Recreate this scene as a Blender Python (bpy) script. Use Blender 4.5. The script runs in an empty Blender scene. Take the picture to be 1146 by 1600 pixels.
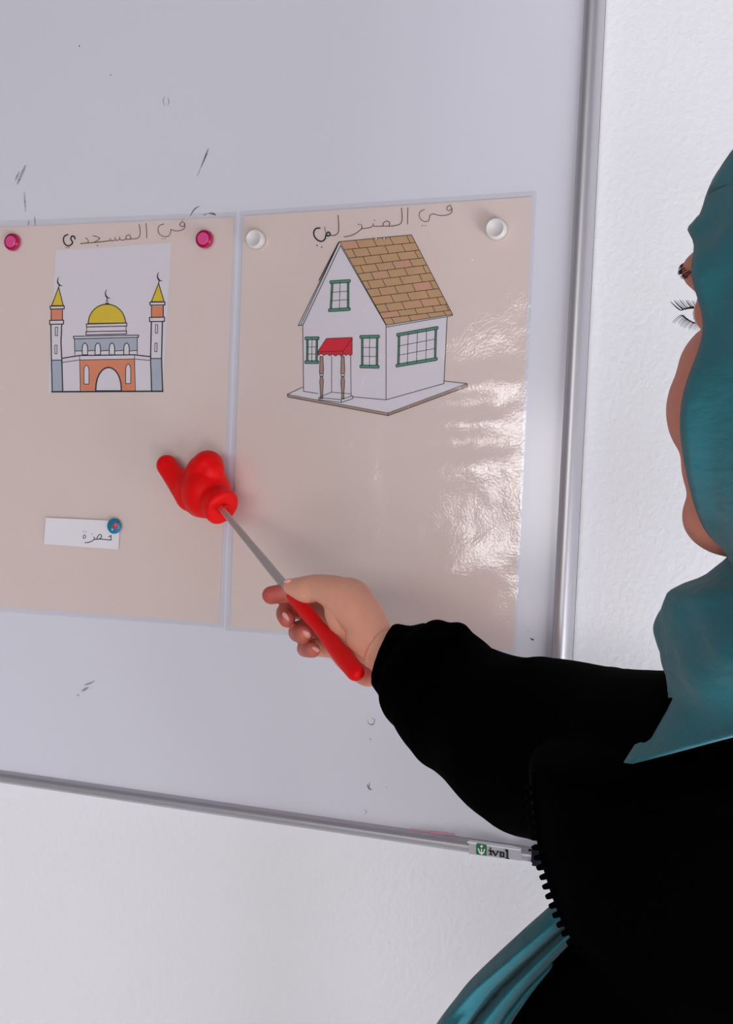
import bpy, bmesh, math, random
from mathutils import Vector, Matrix
random.seed(4)
scene = bpy.context.scene
# ------------------------------------------------------------------ camera
ZO = 1.324                                   # height of the bottom of the posters above the floor
CAM = Vector((0.6085, -1.1811, 0.1257 + ZO))
RV = Vector((0.92931153, 0.36586393, 0.05023612))
DV = Vector((0.04714305, 0.01738918, -0.99873678))
FV = Vector((-0.36627533, 0.93050588, -0.00108797))
FPX = 2040.0
cd = bpy.data.cameras.new('camera'); cam = bpy.data.objects.new('camera', cd)
scene.collection.objects.link(cam); scene.camera = cam
cd.sensor_fit = 'HORIZONTAL'; cd.sensor_width = 36.0; cd.lens = FPX / 1146 * 36
cd.clip_start = 0.02
M = Matrix.Identity(4)
for i in range(3):
    M[i][0] = RV[i]; M[i][1] = -DV[i]; M[i][2] = -FV[i]; M[i][3] = CAM[i]
cam.matrix_world = M
# ------------------------------------------------------------------ light
world = bpy.data.worlds.new('world'); scene.world = world; world.use_nodes = True
wn = world.node_tree.nodes; wl = world.node_tree.links
bg = wn['Background']; bg.inputs[0].default_value = (0.86, 0.93, 1.0, 1); bg.inputs[1].default_value = 0.62
def area(name, loc, target, sx, sy, power, col):
    l = bpy.data.lights.new(name, 'AREA'); l.shape = 'RECTANGLE'; l.size = sx; l.size_y = sy
    l.energy = power; l.color = col
    o = bpy.data.objects.new(name, l); scene.collection.objects.link(o); o.location = loc
    o.rotation_euler = (Vector(target) - Vector(loc)).to_track_quat('-Z', 'Y').to_euler()
    return o
# daylight entering by the wide low window of the right-hand wall and by the rear window, plus an added far fill
area('daylight_right_window', (1.72, -1.10, 0.50), (0.7, -0.75, 0.72), 1.5, .8, 52, (0.93, 0.96, 1.0))
area('added_fill_right_far', (1.72, -3.15, 0.62), (0.2, -.5, 0.7), 1.3, 1.0, 33, (0.96, 0.97, 1.0))  # added fill from behind right, reaches the lower board past the person
area('daylight_rear_window', (0.42, -4.3, 1.60), (0.42, -3, 1.58), 2.6, 0.62, 36, (1.0, 0.97, 0.94))
scene.view_settings.view_transform = 'Standard'; scene.view_settings.look = 'None'
scene.view_settings.gamma = 1.0; scene.view_settings.use_curve_mapping = False
scene.view_settings.exposure = 0.14
scene.cycles.use_denoising = True
scene.cycles.max_bounces = 8; scene.cycles.transparent_max_bounces = 16

# ------------------------------------------------------------------ helpers
C = scene.collection
def W(px, py, d):
    'a point seen at photo position (px, py), d metres deep'
    return CAM + FV * d + RV * ((px - 573) / FPX * d) + DV * ((py - 800) / FPX * d)
def P(px, py, y=0.0):
    'the point of the plane parallel to the wall at depth y'
    v = FV + RV * ((px - 573) / FPX) + DV * ((py - 800) / FPX)
    return CAM + v * ((y - CAM.y) / v.y)
def lin(c):
    return tuple(((x / 255) / 12.92 if x <= 10 else ((x / 255 + .055) / 1.055) ** 2.4) for x in c) + (1,)
MATS = {}
def mat(name, col, rough=.6, metal=0, spec=.5, noise=0, nscale=20, bump=0, bscale=200, sheen=0, sub=0, coat=0, stretch=None, emit=0):
    if name in MATS: return MATS[name]
    m = bpy.data.materials.new(name); m.use_nodes = True; MATS[name] = m
    n = m.node_tree.nodes; l = m.node_tree.links; b = n['Principled BSDF']
    b.inputs['Base Color'].default_value = col; b.inputs['Roughness'].default_value = rough
    b.inputs['Metallic'].default_value = metal; b.inputs['Specular IOR Level'].default_value = spec
    b.inputs['Sheen Weight'].default_value = sheen; b.inputs['Subsurface Weight'].default_value = sub
    b.inputs['Subsurface Radius'].default_value = (.008, .003, .0015); b.inputs['Coat Weight'].default_value = coat
    tc = n.new('ShaderNodeTexCoord'); mp = n.new('ShaderNodeMapping'); l.new(tc.outputs['Object'], mp.inputs[0])
    if stretch: mp.inputs['Scale'].default_value = stretch
    if noise:
        t = n.new('ShaderNodeTexNoise'); t.inputs['Scale'].default_value = nscale; t.inputs['Detail'].default_value = 5
        l.new(mp.outputs[0], t.inputs[0])
        r = n.new('ShaderNodeMapRange'); r.inputs[3].default_value = 1 - noise; r.inputs[4].default_value = 1 + noise
        l.new(t.outputs[0], r.inputs[0])
        x = n.new('ShaderNodeMix'); x.data_type = 'RGBA'; x.blend_type = 'MULTIPLY'; x.inputs[0].default_value = 1
        x.inputs[6].default_value = col; l.new(r.outputs[0], x.inputs[7]); l.new(x.outputs[2], b.inputs['Base Color'])
    if bump:
        t = n.new('ShaderNodeTexNoise'); t.inputs['Scale'].default_value = bscale; t.inputs['Detail'].default_value = 4
        l.new(mp.outputs[0], t.inputs[0])
        u = n.new('ShaderNodeBump'); u.inputs['Strength'].default_value = 1; u.inputs['Distance'].default_value = bump
        l.new(t.outputs[0], u.inputs['Height']); l.new(u.outputs[0], b.inputs['Normal'])
    return m
def link(name, me, m, parent=None, smooth=True):
    o = bpy.data.objects.new(name, me); C.objects.link(o)
    if m is not None:
        for k in (m if isinstance(m, (list, tuple)) else [m]): me.materials.append(k)
    if smooth:
        for p in me.polygons: p.use_smooth = True
    if parent: o.parent = parent
    return o
def obj(name, bm, m, parent=None, smooth=True, auto=None):
    bmesh.ops.recalc_face_normals(bm, faces=bm.faces[:])
    me = bpy.data.meshes.new(name); bm.to_mesh(me); bm.free()
    o = link(name, me, m, parent, smooth)
    if auto is not None: me.set_sharp_from_angle(angle=math.radians(auto))
    return o
def tag(o, label=None, cat=None, group=None, kind=None):
    if label: o['label'] = label
    if cat: o['category'] = cat
    if group: o['group'] = group
    if kind: o['kind'] = kind
    return o
def empty(name, loc=(0, 0, 0)):
    o = bpy.data.objects.new(name, None); C.objects.link(o); o.location = loc; o.empty_display_size = .05; return o
def reparent(root):
    'children were modelled in world space: keep them there'
    inv = Matrix.Translation(root.location).inverted()
    for ch in bpy.data.objects:
        if ch.parent == root: ch.matrix_parent_inverse = inv
def box(bm, a, b, bev=0):
    r = bmesh.ops.create_cube(bm, size=1)
    for v in r['verts']:
        v.co = Vector([(a[i] + b[i]) / 2 + v.co[i] * (b[i] - a[i]) for i in range(3)])
    if bev:
        es = list({e for v in r['verts'] for e in v.link_edges})
        bmesh.ops.bevel(bm, geom=es, offset=bev, segments=2, affect='EDGES')
def loft(bm, rings, cap0=True, cap1=True, closed=True):
    vs = [[bm.verts.new(p) for p in r] for r in rings]
    n = len(rings[0])
    for a, b in zip(vs, vs[1:]):
        for i in range(n if closed else n - 1):
            j = (i + 1) % n
            bm.faces.new((a[i], a[j], b[j], b[i]))
    if cap0: bm.faces.new(vs[0][::-1])
    if cap1: bm.faces.new(vs[-1])
    return vs
def frame_of(t, hint=Vector((0, 0, 1))):
    t = t.normalized(); x = hint.cross(t)
    if x.length < 1e-4: x = Vector((1, 0, 0)).cross(t)
    x.normalize(); return x, t.cross(x)
def catmull(pts, n):
    out = []
    for i in range(len(pts) - 1):
        p0 = pts[max(i - 1, 0)]; p1 = pts[i]; p2 = pts[i + 1]; p3 = pts[min(i + 2, len(pts) - 1)]
        for k in range(n):
            t = k / n
            out.append(tuple(.5 * (2 * b + (c - a) * t + (2 * a - 5 * b + 4 * c - d) * t * t + (3 * b - a - 3 * c + d) * t ** 3)
                             for a, b, c, d in zip(p0, p1, p2, p3)))
    out.append(tuple(pts[-1])); return out
def tube(bm, path, n=16, sq=1.0, hint=Vector((0, 0, 1))):
    'path: (x, y, z, r)'
    rings = []
    for i, p in enumerate(path):
        a = Vector(path[max(i - 1, 0)][:3]); b = Vector(path[min(i + 1, len(path) - 1)][:3])
        x, y = frame_of(b - a, hint)
        rings.append([Vector(p[:3]) + (x * math.cos(q) + y * math.sin(q) * sq) * p[3] for q in [2 * math.pi * k / n for k in range(n)]])
    loft(bm, rings)
def ell(bm, c, ax, sub=2):
    'ellipsoid with centre c and three half axes'
    r = bmesh.ops.create_icosphere(bm, subdivisions=sub, radius=1)
    for v in r['verts']: v.co = Vector(c) + ax[0] * v.co.x + ax[1] * v.co.y + ax[2] * v.co.z
def chain(bm, nodes, n=4):
    'tapered rounded limb through nodes (Vector, r)'
    p = catmull([(v.x, v.y, v.z, r) for v, r in nodes], n)
    tube(bm, p, 20)
    for q in (p[0], p[-1]):
        ell(bm, q[:3], [Vector((q[3], 0, 0)), Vector((0, q[3], 0)), Vector((0, 0, q[3]))], 3)
def remesh(bm, vox, smooth=4, fac=.5):
    me = bpy.data.meshes.new('tmp'); bmesh.ops.recalc_face_normals(bm, faces=bm.faces[:]); bm.to_mesh(me); bm.free()
    o = bpy.data.objects.new('tmp', me); C.objects.link(o)
    r = o.modifiers.new('r', 'REMESH'); r.mode = 'VOXEL'; r.voxel_size = vox
    if smooth:
        s = o.modifiers.new('s', 'SMOOTH'); s.iterations = smooth; s.factor = fac
    dg = bpy.context.evaluated_depsgraph_get()
    out = bpy.data.meshes.new_from_object(o.evaluated_get(dg))
    bpy.data.objects.remove(o); bpy.data.meshes.remove(me)
    return out

# ------------------------------------------------------------------ setting
WALL_Y = 0.012
wall_m = mat('painted_wall', lin((234, 232, 237)), .75, bump=.0007, bscale=170)
# the roller marks of the paint
ceil_m = mat('ceiling_paint', (.22, .22, .23, 1), .9)
floor_m = mat('grey_floor', (.55, .53, .52, 1), .5, noise=.1, nscale=3)
wframe_m = mat('window_frame_white', (.7, .7, .7, 1), .4)
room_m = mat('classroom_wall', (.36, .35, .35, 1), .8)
def slab(name, a, b, m):
    bm = bmesh.new(); box(bm, a, b); o = obj(name, bm, m, smooth=False); o['kind'] = 'structure'; return o
slab('wall_back', (-2.6, WALL_Y, 0), (1.9, WALL_Y + .1, 2.7), wall_m)
slab('floor', (-2.6, -4.5, -.1), (1.9, WALL_Y + .1, 0), floor_m)
slab('ceiling', (-2.6, -4.5, 2.7), (1.9, WALL_Y + .1, 2.8), ceil_m)
slab('wall_left', (-2.7, -4.5, 0), (-2.6, WALL_Y + .1, 2.7), room_m)
def wall_hole(name, fixed, axis, lo, hi, *hos):
    'wall with one window opening; ho = (u0, u1, z0, z1)'
    bm = bmesh.new(); pieces = []; u = lo
    for u0, u1, z0, z1 in hos: pieces += [(u, u0, 0, 2.7), (u0, u1, 0, z0), (u0, u1, z1, 2.7)]; u = u1
    for (a, b, c, d) in pieces + [(u, hi, 0, 2.7)]:
        if axis == 'x': box(bm, (a, fixed[0], c), (b, fixed[1], d))
        else: box(bm, (fixed[0], a, c), (fixed[1], b, d))
    o = obj(name, bm, room_m, smooth=False); o['kind'] = 'structure'
pane_m = bpy.data.materials.new('window_glass'); pane_m.use_nodes = True
n = pane_m.node_tree.nodes; l = pane_m.node_tree.links; n.clear()
out = n.new('ShaderNodeOutputMaterial'); mx = n.new('ShaderNodeMixShader'); fr = n.new('ShaderNodeFresnel'); fr.inputs[0].default_value = 1.45
tb = n.new('ShaderNodeBsdfTransparent'); gl = n.new('ShaderNodeBsdfGlossy'); gl.inputs['Roughness'].default_value = .02
l.new(fr.outputs[0], mx.inputs[0]); l.new(tb.outputs[0], mx.inputs[1]); l.new(gl.outputs[0], mx.inputs[2]); l.new(mx.outputs[0], out.inputs[0])
def window(name, fixed, axis, ho, n):
    u0, u1, z0, z1 = ho; r = empty(name); r['kind'] = 'structure'
    def bx(nm, a, b, c, d, m, e=0, rd=.05):
        bm = bmesh.new(); f0, f1 = fixed[0] + e, fixed[0] + e + rd
        if axis == 'x': box(bm, (a, f0, c), (b, f1, d), .002 if m is wframe_m else 0)
        else: box(bm, (f0, a, c), (f1, b, d), .002 if m is wframe_m else 0)
        obj(nm, bm, m, r, smooth=False)
    bx('window_rail', u0, u1, z0, z0 + .03, wframe_m); bx('window_rail', u0, u1, z1 - .03, z1, wframe_m)
    bx('window_pane', u0 + .01, u1 - .01, z0 + .01, z1 - .01, pane_m, .022, .004)
    for k in range(n + 1):
        u = u0 + (u1 - u0 - .04) * k / n
        bx('window_bar', u, u + .04, z0 + .03, z1 - .03, wframe_m)
wall_hole('wall_front', (-4.4, -4.3), 'x', -2.6, 1.9, (-.9, 1.75, 1.28, 1.92))
window('window_1', (-4.35,), 'x', (-.9, 1.75, 1.28, 1.92), 3)
wall_hole('wall_right', (1.8, 1.9), 'y', -4.5, WALL_Y + .1, (-3.85, -2.45, .10, 1.30), (-2.15, -.35, .10, 1.14))
window('window_2', (1.83,), 'y', (-2.15, -.35, .10, 1.14), 2)

window('added_window', (1.83,), 'y', (-3.85, -2.45, .10, 1.30), 2)  # unseen opening, added to go with the far fill light

# ------------------------------------------------------------------ whiteboard
XI, XO = .3321, .3509            # inner and outer edge of the right frame
ZT, ZB = ZO - .1755, ZO - .1908  # top and bottom edge of the lower frame
XL, ZU = -1.45, ZO + 1.02
wb = tag(empty('whiteboard', (.5 * (XL + XO), 0, ZB)),
         'large grey-white magnetic whiteboard with aluminium frame on the wall', 'whiteboard')
bm = bmesh.new(); box(bm, (XL, 0, ZB + .008), (XI + .008, .009, ZU))
board_m = mat('enamel_board', lin((217, 215, 227)), .15, spec=.5, noise=.015, nscale=5)
obj('writing_surface', bm, board_m, wb, smooth=False)
alu = mat('brushed_aluminium', lin((196, 193, 200)), .42, metal=.8, bump=.00005, bscale=60, stretch=(40, 40, 1))
alu2 = mat('brushed_aluminium_flat', lin((196, 193, 200)), .42, metal=.8, bump=.00005, bscale=60, stretch=(1, 40, 40))
def rail(name, along, a, b, c0, c1, m):
    'rounded frame rail: half-round section from c0 (board side) to c1 (outside)'
    bm = bmesh.new(); n = 20; mid = (c0 + c1) / 2; h = abs(c1 - c0) / 2; s = 1 if c1 > c0 else -1
    prof = [(mid - s * h * math.cos(math.pi * k / n), (.0092 if k in (0, n) else .009) - .0178 * math.sin(math.pi * k / n) ** .75) for k in range(n + 1)]
    prof += [(mid + s * h, .0096), (mid - s * h * .6, .0096)]
    rings = []
    for t in (a, b):
        rings.append([Vector((p[0], p[1], t)) if along == 'z' else Vector((t, p[1], p[0])) for p in prof])
    loft(bm, rings); return obj(name, bm, m, wb, auto=50)
rail('frame_rail', 'z', ZB + .01, ZU, XI, XO, alu)
rail('frame_rail', 'z', ZB + .01, ZU, XL + .02, XL, alu)
rail('frame_rail', 'x', XL + .01, XO - .0085, ZT, ZB, alu2)
rail('frame_rail', 'x', XL + .01, XO - .0085, ZU - .02, ZU, alu2)
bm = bmesh.new(); box(bm, (XL + .002, .0094, ZB + .002), (XO - .0002, .0119, ZU - .002)); obj('gap_shade_sheet', bm, mat('gap_shade_sheet', (.01, .01, .012, 1), .8), wb, smooth=False)  # black sheet added behind the frame, paints the dark shadow gap at the wall
navy = mat('navy_plastic', lin((22, 24, 48)), .35)
for sx, x0 in ((1, XO), (-1, XL)):
    for z0 in (ZB, ZU):
        bm = bmesh.new(); w = .0285
        zz = (z0 - .001, z0 + w) if z0 == ZB else (z0 - w, z0 + .001)
        xx = (x0 - w + .0 , x0 + .001) if sx > 0 else (x0 - .001, x0 + w)
        box(bm, (xx[0], -.0105, zz[0]), (xx[1], .0119, zz[1]), .004)
        if z0 == ZB and sx > 0:
            bm.free(); bm = bmesh.new(); box(bm, (x0 - .0285, -.0105, ZB - .001), (x0 + .001, .0119, ZB + .0175), .004)
        tag(obj('corner_cap', bm, navy, wb), 'dark navy plastic corner cap')

# ---- flat drawing on planes parallel to the wall
def flat(bm, pts, y, mi=0, tr=None):
    vs = [bm.verts.new(P(*(tr(*p) if tr else p), y)) for p in pts]
    try:
        f = bm.faces.new(vs); f.material_index = mi
    except ValueError: pass
def stroke(bm, pts, w, y, mi=0, tr=None, closed=False):
    'pen line of width w photo pixels'
    q = [tr(*p) if tr else p for p in pts]
    if closed: q = q + [q[0]]
    for i, (a, b) in enumerate(zip(q, q[1:])):
        dx, dy = b[0] - a[0], b[1] - a[1]; L = math.hypot(dx, dy) or 1
        ux, uy = dx / L * w / 2, dy / L * w / 2; e = .6
        cs = [(a[0] - ux * e - uy, a[1] - uy * e + ux), (b[0] + ux * e - uy, b[1] + uy * e + ux),
              (b[0] + ux * e + uy, b[1] + uy * e - ux), (a[0] - ux * e + uy, a[1] - uy * e - ux)]
        f = bm.faces.new([bm.verts.new(P(x, yy, y)) for x, yy in cs]); f.material_index = mi
def curve(pts, n=6): return catmull(pts, n)
def dot(bm, c, r, y, mi=0, tr=None, ry=None):
    x, yy = tr(*c) if tr else c
    flat(bm, [(x + r * math.cos(a), yy + (ry or r) * math.sin(a)) for a in [math.pi * 2 * k / 10 for k in range(10)]], y, mi)
def nofix(bm, name, m, parent):
    'flat print: all faces turned to the room'
    for f in bm.faces: f.normal_update()
    bmesh.ops.reverse_faces(bm, faces=[f for f in bm.faces if f.normal.y > 0])
    me = bpy.data.meshes.new(name); bm.to_mesh(me); bm.free(); return link(name, me, m, parent, smooth=False)

# marks left on the writing surface
smg = mat('faint_marker_residue', lin((172, 172, 180)), .5); smd = mat('marker_residue', lin((140, 141, 152)), .5)
smk = mat('black_speck', lin((50, 50, 60)), .5)
def smudge(parts, m=smd):
    for pts, w in parts:
        bm = bmesh.new()
        if len(pts) == 1: dot(bm, pts[0], w, -.0002)
        else:
            c = curve(pts, 4)
            for i, (a, b) in enumerate(zip(c, c[1:])):
                stroke(bm, [a, b], w * (.35 + math.sin(math.pi * (i + .5) / (len(c) - 1))), -.0002)
        nofix(bm, 'marker_smudge', m, wb)
smudge([([(326, 232), (321, 245), (314, 262)], 2.0)]); smudge([([(314, 262), (308, 276)], 1)], smg)
smudge([([(124, 72)], 1.1)], smk); smudge([([(173, 117)], 1.0)], smk)
smudge([([(258, 150), (255, 158), (258, 166)], 1.1), ([(262, 152), (264, 158), (262, 165)], 1.1)], smg)
smudge([([(40, 258), (34, 272), (27, 288)], 3.2), ([(38, 300), (40, 330)], 2), ([(30, 268), (24, 282)], 2)], smg)
smudge([([(312, 322), (304, 327), (297, 338)], 1.5), ([(326, 333), (333, 334), (337, 336)], 2.2), ([(318, 336), (324, 334)], 1.2)])
smudge([([(45, 345), (44, 352)], 1.4), ([(54, 338), (55, 352)], 1.6)], smg)
smudge([([(574, 1124), (577, 1131), (583, 1132), (586, 1125), (580, 1121)], 1.2), ([(579, 1155)], 1.6)], smg)
smudge([([(574, 1226), (577, 1232), (581, 1234)], 2), ([(578, 1223), (577, 1230)], 1.2)])
smudge([([(569, 1265), (573, 1268), (570, 1272)], 1.2), ([(604, 1230)], 1)], smg)
smudge([([(148, 1064), (140, 1068), (132, 1070)], 2), ([(138, 1074), (128, 1080)], 3), ([(122, 1086)], 2)], smg)
smudge([([(826, 986)], .8), ([(829, 997), (833, 1000), (834, 998)], 1.6)])
# red marker stain along the top of the lower rail
bm = bmesh.new()
for a, b, w in (((640, 1296), (672, 1300), 1.6), ((672, 1300), (698, 1303), 3.4), ((698, 1303), (710, 1305), 2)):
    stroke(bm, [a, b], w, -.0045)
redstain = mat('red_marker_stain', lin((196, 128, 142)), .5)
tag(nofix(bm, 'marker_stain', redstain, wb), 'red marker stain on the lower rail')
# maker's sticker on the lower rail
bm = bmesh.new()
YS = -.0096
flat(bm, [(733, 1312), (799, 1321), (815, 1325), (815, 1345), (733, 1334)], YS + .0003)
nofix(bm, 'sticker', mat('clear_label', lin((188, 186, 194)), .25), wb)
green = mat('green_print', lin((10, 112, 66)), .4); white_p = mat('white_print', lin((240, 240, 240)), .5)
blackp = mat('black_print', (.006, .006, .008, 1), .5)
S4 = lambda x, y: (640 + x / 5.209, 1270 + y / 5.209)
bm = bmesh.new()
flat(bm, [(545, 247), (630, 262), (630, 350), (545, 338)], YS, 0, S4)
flat(bm, [(556, 288), (566, 290), (575, 318), (583, 323), (583, 292), (592, 293), (592, 323), (602, 318), (608, 295), (618, 296), (606, 330), (588, 342), (568, 326)], YS - .0002, 1, S4)
dot(bm, (588, 273), 1.9, YS - .0002, 1, S4)
stroke(bm, [(475, 238), (545, 250)], 2.4, YS, 1, S4); stroke(bm, [(632, 264), (900, 303)], 1.8, YS, 1, S4)
# the word in black slab letters
def L(pts, w=1.9): stroke(bm, pts, w * 1.22, YS - .0002, 2, S4)
dot(bm, (661, 290), 1.5, YS - .0002, 2, S4)
L([(650, 308), (664, 309), (663, 340)], 2.4); L([(648, 340), (678, 344)], 1.2)
L([(680, 314), (702, 348)], 2.4); L([(702, 348), (722, 316)], 1.8); L([(672, 311), (692, 314)], 1.2); L([(712, 314), (732, 318)], 1.2)
L([(743, 322), (768, 325), (768, 358), (743, 355)], 1.5); L([(743, 320), (743, 358)], 2.4); L([(768, 323), (768, 360)], 2.2)
L([(786, 306), (798, 308), (798, 370)], 2.6); L([(782, 369), (812, 373)], 1.3)
tag(nofix(bm, 'label_print', [green, white_p, blackp], wb), "green square emblem and black word 'ivol' on the rail sticker")
reparent(wb)

# ------------------------------------------------------------------ posters
paper_m = mat('beige_paper', lin((229, 209, 204)), .7, noise=.02, nscale=14)
cut_m = mat('white_cutout_paper', lin((228, 220, 230)), .7)
ink = mat('black_ink', (.008, .007, .009, 1), .5); pencil = mat('brown_marker_ink', lin((92, 60, 50)), .6)
yel = mat('yellow_crayon', lin((228, 196, 52)), .6, noise=.08, nscale=60); ora = mat('orange_crayon', lin((230, 140, 106)), .6, noise=.08, nscale=60)
gry = mat('grey_blue_crayon', lin((178, 184, 200)), .6, noise=.06, nscale=60)
brn = mat('tan_crayon', lin((200, 158, 118)), .6, noise=.14, nscale=50); grn = mat('green_crayon', lin((84, 152, 128)), .6, noise=.1, nscale=80)
red = mat('red_crayon', lin((222, 18, 52)), .6, noise=.1, nscale=60); post = mat('brown_crayon', lin((176, 142, 128)), .6)
film_m = bpy.data.materials.new('laminate_film'); film_m.use_nodes = True
n = film_m.node_tree.nodes; l = film_m.node_tree.links; n.clear()
out = n.new('ShaderNodeOutputMaterial'); mx = n.new('ShaderNodeMixShader'); fr = n.new('ShaderNodeLayerWeight'); fr.inputs[0].default_value = .5
pw = n.new('ShaderNodeMath'); pw.operation = 'POWER'; pw.inputs[1].default_value = 4.0
ma = n.new('ShaderNodeMath'); ma.operation = 'MULTIPLY_ADD'; ma.inputs[1].default_value = .30; ma.inputs[2].default_value = .075
l.new(fr.outputs['Facing'], pw.inputs[0]); l.new(pw.outputs[0], ma.inputs[0])
tb = n.new('ShaderNodeBsdfTransparent'); gl = n.new('ShaderNodeBsdfGlossy'); gl.inputs['Roughness'].default_value = .025
tb.inputs[0].default_value = (.985, .985, .985, 1)
tc = n.new('ShaderNodeTexCoord'); t1 = n.new('ShaderNodeTexNoise'); t1.inputs['Scale'].default_value = 420; t1.inputs['Detail'].default_value = 3
t2 = n.new('ShaderNodeTexNoise'); t2.inputs['Scale'].default_value = 22
l.new(tc.outputs['Object'], t1.inputs[0]); l.new(tc.outputs['Object'], t2.inputs[0])
b1 = n.new('ShaderNodeBump'); b1.inputs['Strength'].default_value = 1; b1.inputs['Distance'].default_value = .00018
b2 = n.new('ShaderNodeBump'); b2.inputs['Strength'].default_value = 1; b2.inputs['Distance'].default_value = .0018
l.new(t1.outputs[0], b1.inputs['Height']); l.new(t2.outputs[0], b2.inputs['Height']); l.new(b2.outputs[0], b1.inputs['Normal'])
l.new(b1.outputs[0], gl.inputs['Normal']); l.new(b1.outputs[0], fr.inputs['Normal'])
l.new(ma.outputs[0], mx.inputs[0]); l.new(tb.outputs[0], mx.inputs[1]); l.new(gl.outputs[0], mx.inputs[2]); l.new(mx.outputs[0], out.inputs[0])

def grid_sheet(name, corners, y0, thick, m, parent, nx=2, nz=2, disp=None, rad=0):
    'a thin sheet from four photo corners (tl, tr, br, bl)'
    tl, tr_, br, bl = [P(a, b, y0) for a, b in corners]
    bm = bmesh.new(); rows = []
    for j in range(nz + 1):
        v = j / nz; row = []
        for i in range(nx + 1):
            u = i / nx
            p = (tl * (1 - u) + tr_ * u) * (1 - v) + (bl * (1 - u) + br * u) * v
            if disp: p.y += disp(u, v)
            row.append(bm.verts.new(p))
        rows.append(row)
    for j in range(nz):
        for i in range(nx): bm.faces.new((rows[j][i], rows[j + 1][i], rows[j + 1][i + 1], rows[j][i + 1]))
    if thick:
        bmesh.ops.recalc_face_normals(bm, faces=bm.faces[:])
        if bm.faces[:][0].normal.y > 0: bmesh.ops.reverse_faces(bm, faces=bm.faces[:])
        bmesh.ops.solidify(bm, geom=bm.faces[:], thickness=thick)
        return obj(name, bm, m, parent, smooth=False)
    return nofix(bm, name, m, parent) if disp is None else obj(name, bm, m, parent)
Y_PAPER, Y_CUT, Y_FILL, Y_INK, Y_FILM = -.0007, -.0009, -.0010, -.0011, -.0016

# ---- left poster: mosque
ml = tag(empty('mosque_poster', P(175, 650, 0)), 'laminated beige poster with a coloured mosque drawing, held by pink magnets', 'poster')
grid_sheet('paper', [(-150, 362), (366, 339), (343, 974), (-150, 936)], Y_PAPER, .0002, paper_m, ml)
grid_sheet('picture_cutout', [(87, 391), (268, 379), (254.5, 613.5), (75, 614)], Y_CUT, 0, cut_m, ml)
TM = lambda x, y: (x / 3.0158, 330 + y / 3.0158)
MM = lambda x, y: (60 + x / 5.209, 420 + y / 5.209)
bm = bmesh.new()
def fill(pts, mi, tr): flat(bm, pts, Y_FILL, mi, tr)
def line(pts, w, tr, mi=0, closed=False): stroke(bm, pts, w * 1.22, Y_INK, mi, tr, closed)
def arch(x0, x1, yb, yt, ys):
    'pointed arch outline'
    xm = (x0 + x1) / 2
    return [(x0, yb), (x0, ys)] + [(x0 + (xm - x0) * (1 - math.cos(a)), ys - (ys - yt) * math.sin(a) ** .9) for a in [math.pi / 2 * k / 6 for k in range(1, 6)]] + [(xm, yt)] + \
           [(x1 - (x1 - xm) * (1 - math.cos(a)), ys - (ys - yt) * math.sin(a) ** .9) for a in [math.pi / 2 * k / 6 for k in range(5, 0, -1)]] + [(x1, ys), (x1, yb)]
MK, MY, MO, MG, MWH = 0, 1, 2, 3, 4
# fills
fill([(165, 150), (203, 300), (108, 300)], MY, MM); fill([(979, 118), (1024, 268), (920, 268)], MY, MM)
fill([(106, 330), (196, 330), (196, 416), (106, 416)], MO, MM); fill([(922, 303), (1018, 303), (1016, 392), (922, 392)], MO, MM)
fill([(108, 748), (190, 748), (197, 997), (113, 997)], MG, MM); fill([(924, 734), (1003, 734), (1010, 995), (925, 995)], MG, MM)
dome = [(405, 446)] + [(558 - 152 * math.cos(a), 446 - 158 * math.sin(a)) for a in [math.pi * k / 20 for k in range(1, 20)]] + [(712, 440)]
fill(dome, MY, MM)
fill([(296, 574), (803, 566), (803, 660), (296, 664)], MG, MM)
fill([(338, 744), (783, 735), (788, 992), (342, 992)], MO, MM)
# white insets above fills, on the ink layer
def inset(pts, w):
    flat(bm, pts, Y_FILL - .00004, MWH, MM); line(pts, w, MM, closed=True)
for x in (357, 462, 577, 696): inset(arch(x, x + 44, 700, 604, 655), 1.1)
inset(arch(371, 412, 938, 785, 835), .9); inset(arch(711, 752, 934, 776, 830), .9)
inset(arch(467, 676, 994, 803, 992), 1.7)
# outlines
for a in ([(165, 150), (203, 300), (108, 300)], [(979, 118), (1024, 268), (920, 268)]): line(a, 1.1, MM, closed=True)
for a in ([(96, 304), (210, 302), (210, 326), (98, 328)], [(908, 272), (1030, 270), (1030, 294), (910, 296)],
          [(92, 420), (205, 418), (204, 450), (92, 452)], [(905, 396), (1027, 394), (1026, 428), (906, 430)]):
    flat(bm, a, Y_FILL - .00004, MWH, MM); line(a, 1.3, MM, closed=True)
line([(104, 330), (104, 416)], 1.1, MM); line([(196, 330), (196, 416)], 1.1, MM)
line([(921, 300), (921, 392)], 1.1, MM); line([(1017, 300), (1017, 392)], 1.3, MM)
line([(102, 455), (106, 745), (113, 998)], 1.4, MM); line([(190, 455), (184, 600), (191, 745), (198, 998)], 1.5, MM)
line([(920, 430), (914, 715), (922, 996)], 1.5, MM); line([(1010, 430), (1003, 735), (1012, 998)], 1.5, MM)
line([(106, 744), (190, 744)], 1.1, MM); line([(915, 730), (1003, 730)], 1.1, MM)
for a in ([(138, 476), (157, 476), (155, 545), (138, 545)], [(134, 622), (152, 622), (151, 691), (134, 691)],
          [(955, 455), (972, 455), (970, 523), (952, 523)], [(949, 605), (967, 605), (965, 674), (947, 674)]): line(a, .8, MM, closed=True)
line(dome, 1.2, MM); line([(405, 446), (712, 441)], 1.1, MM)
flat(bm, [(512, 296), (545, 282), (555, 278), (565, 278), (600, 292), (560, 290)], Y_INK, MK, MM)
line([(551, 277), (559, 242), (568, 277)], .8, MM)
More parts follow.
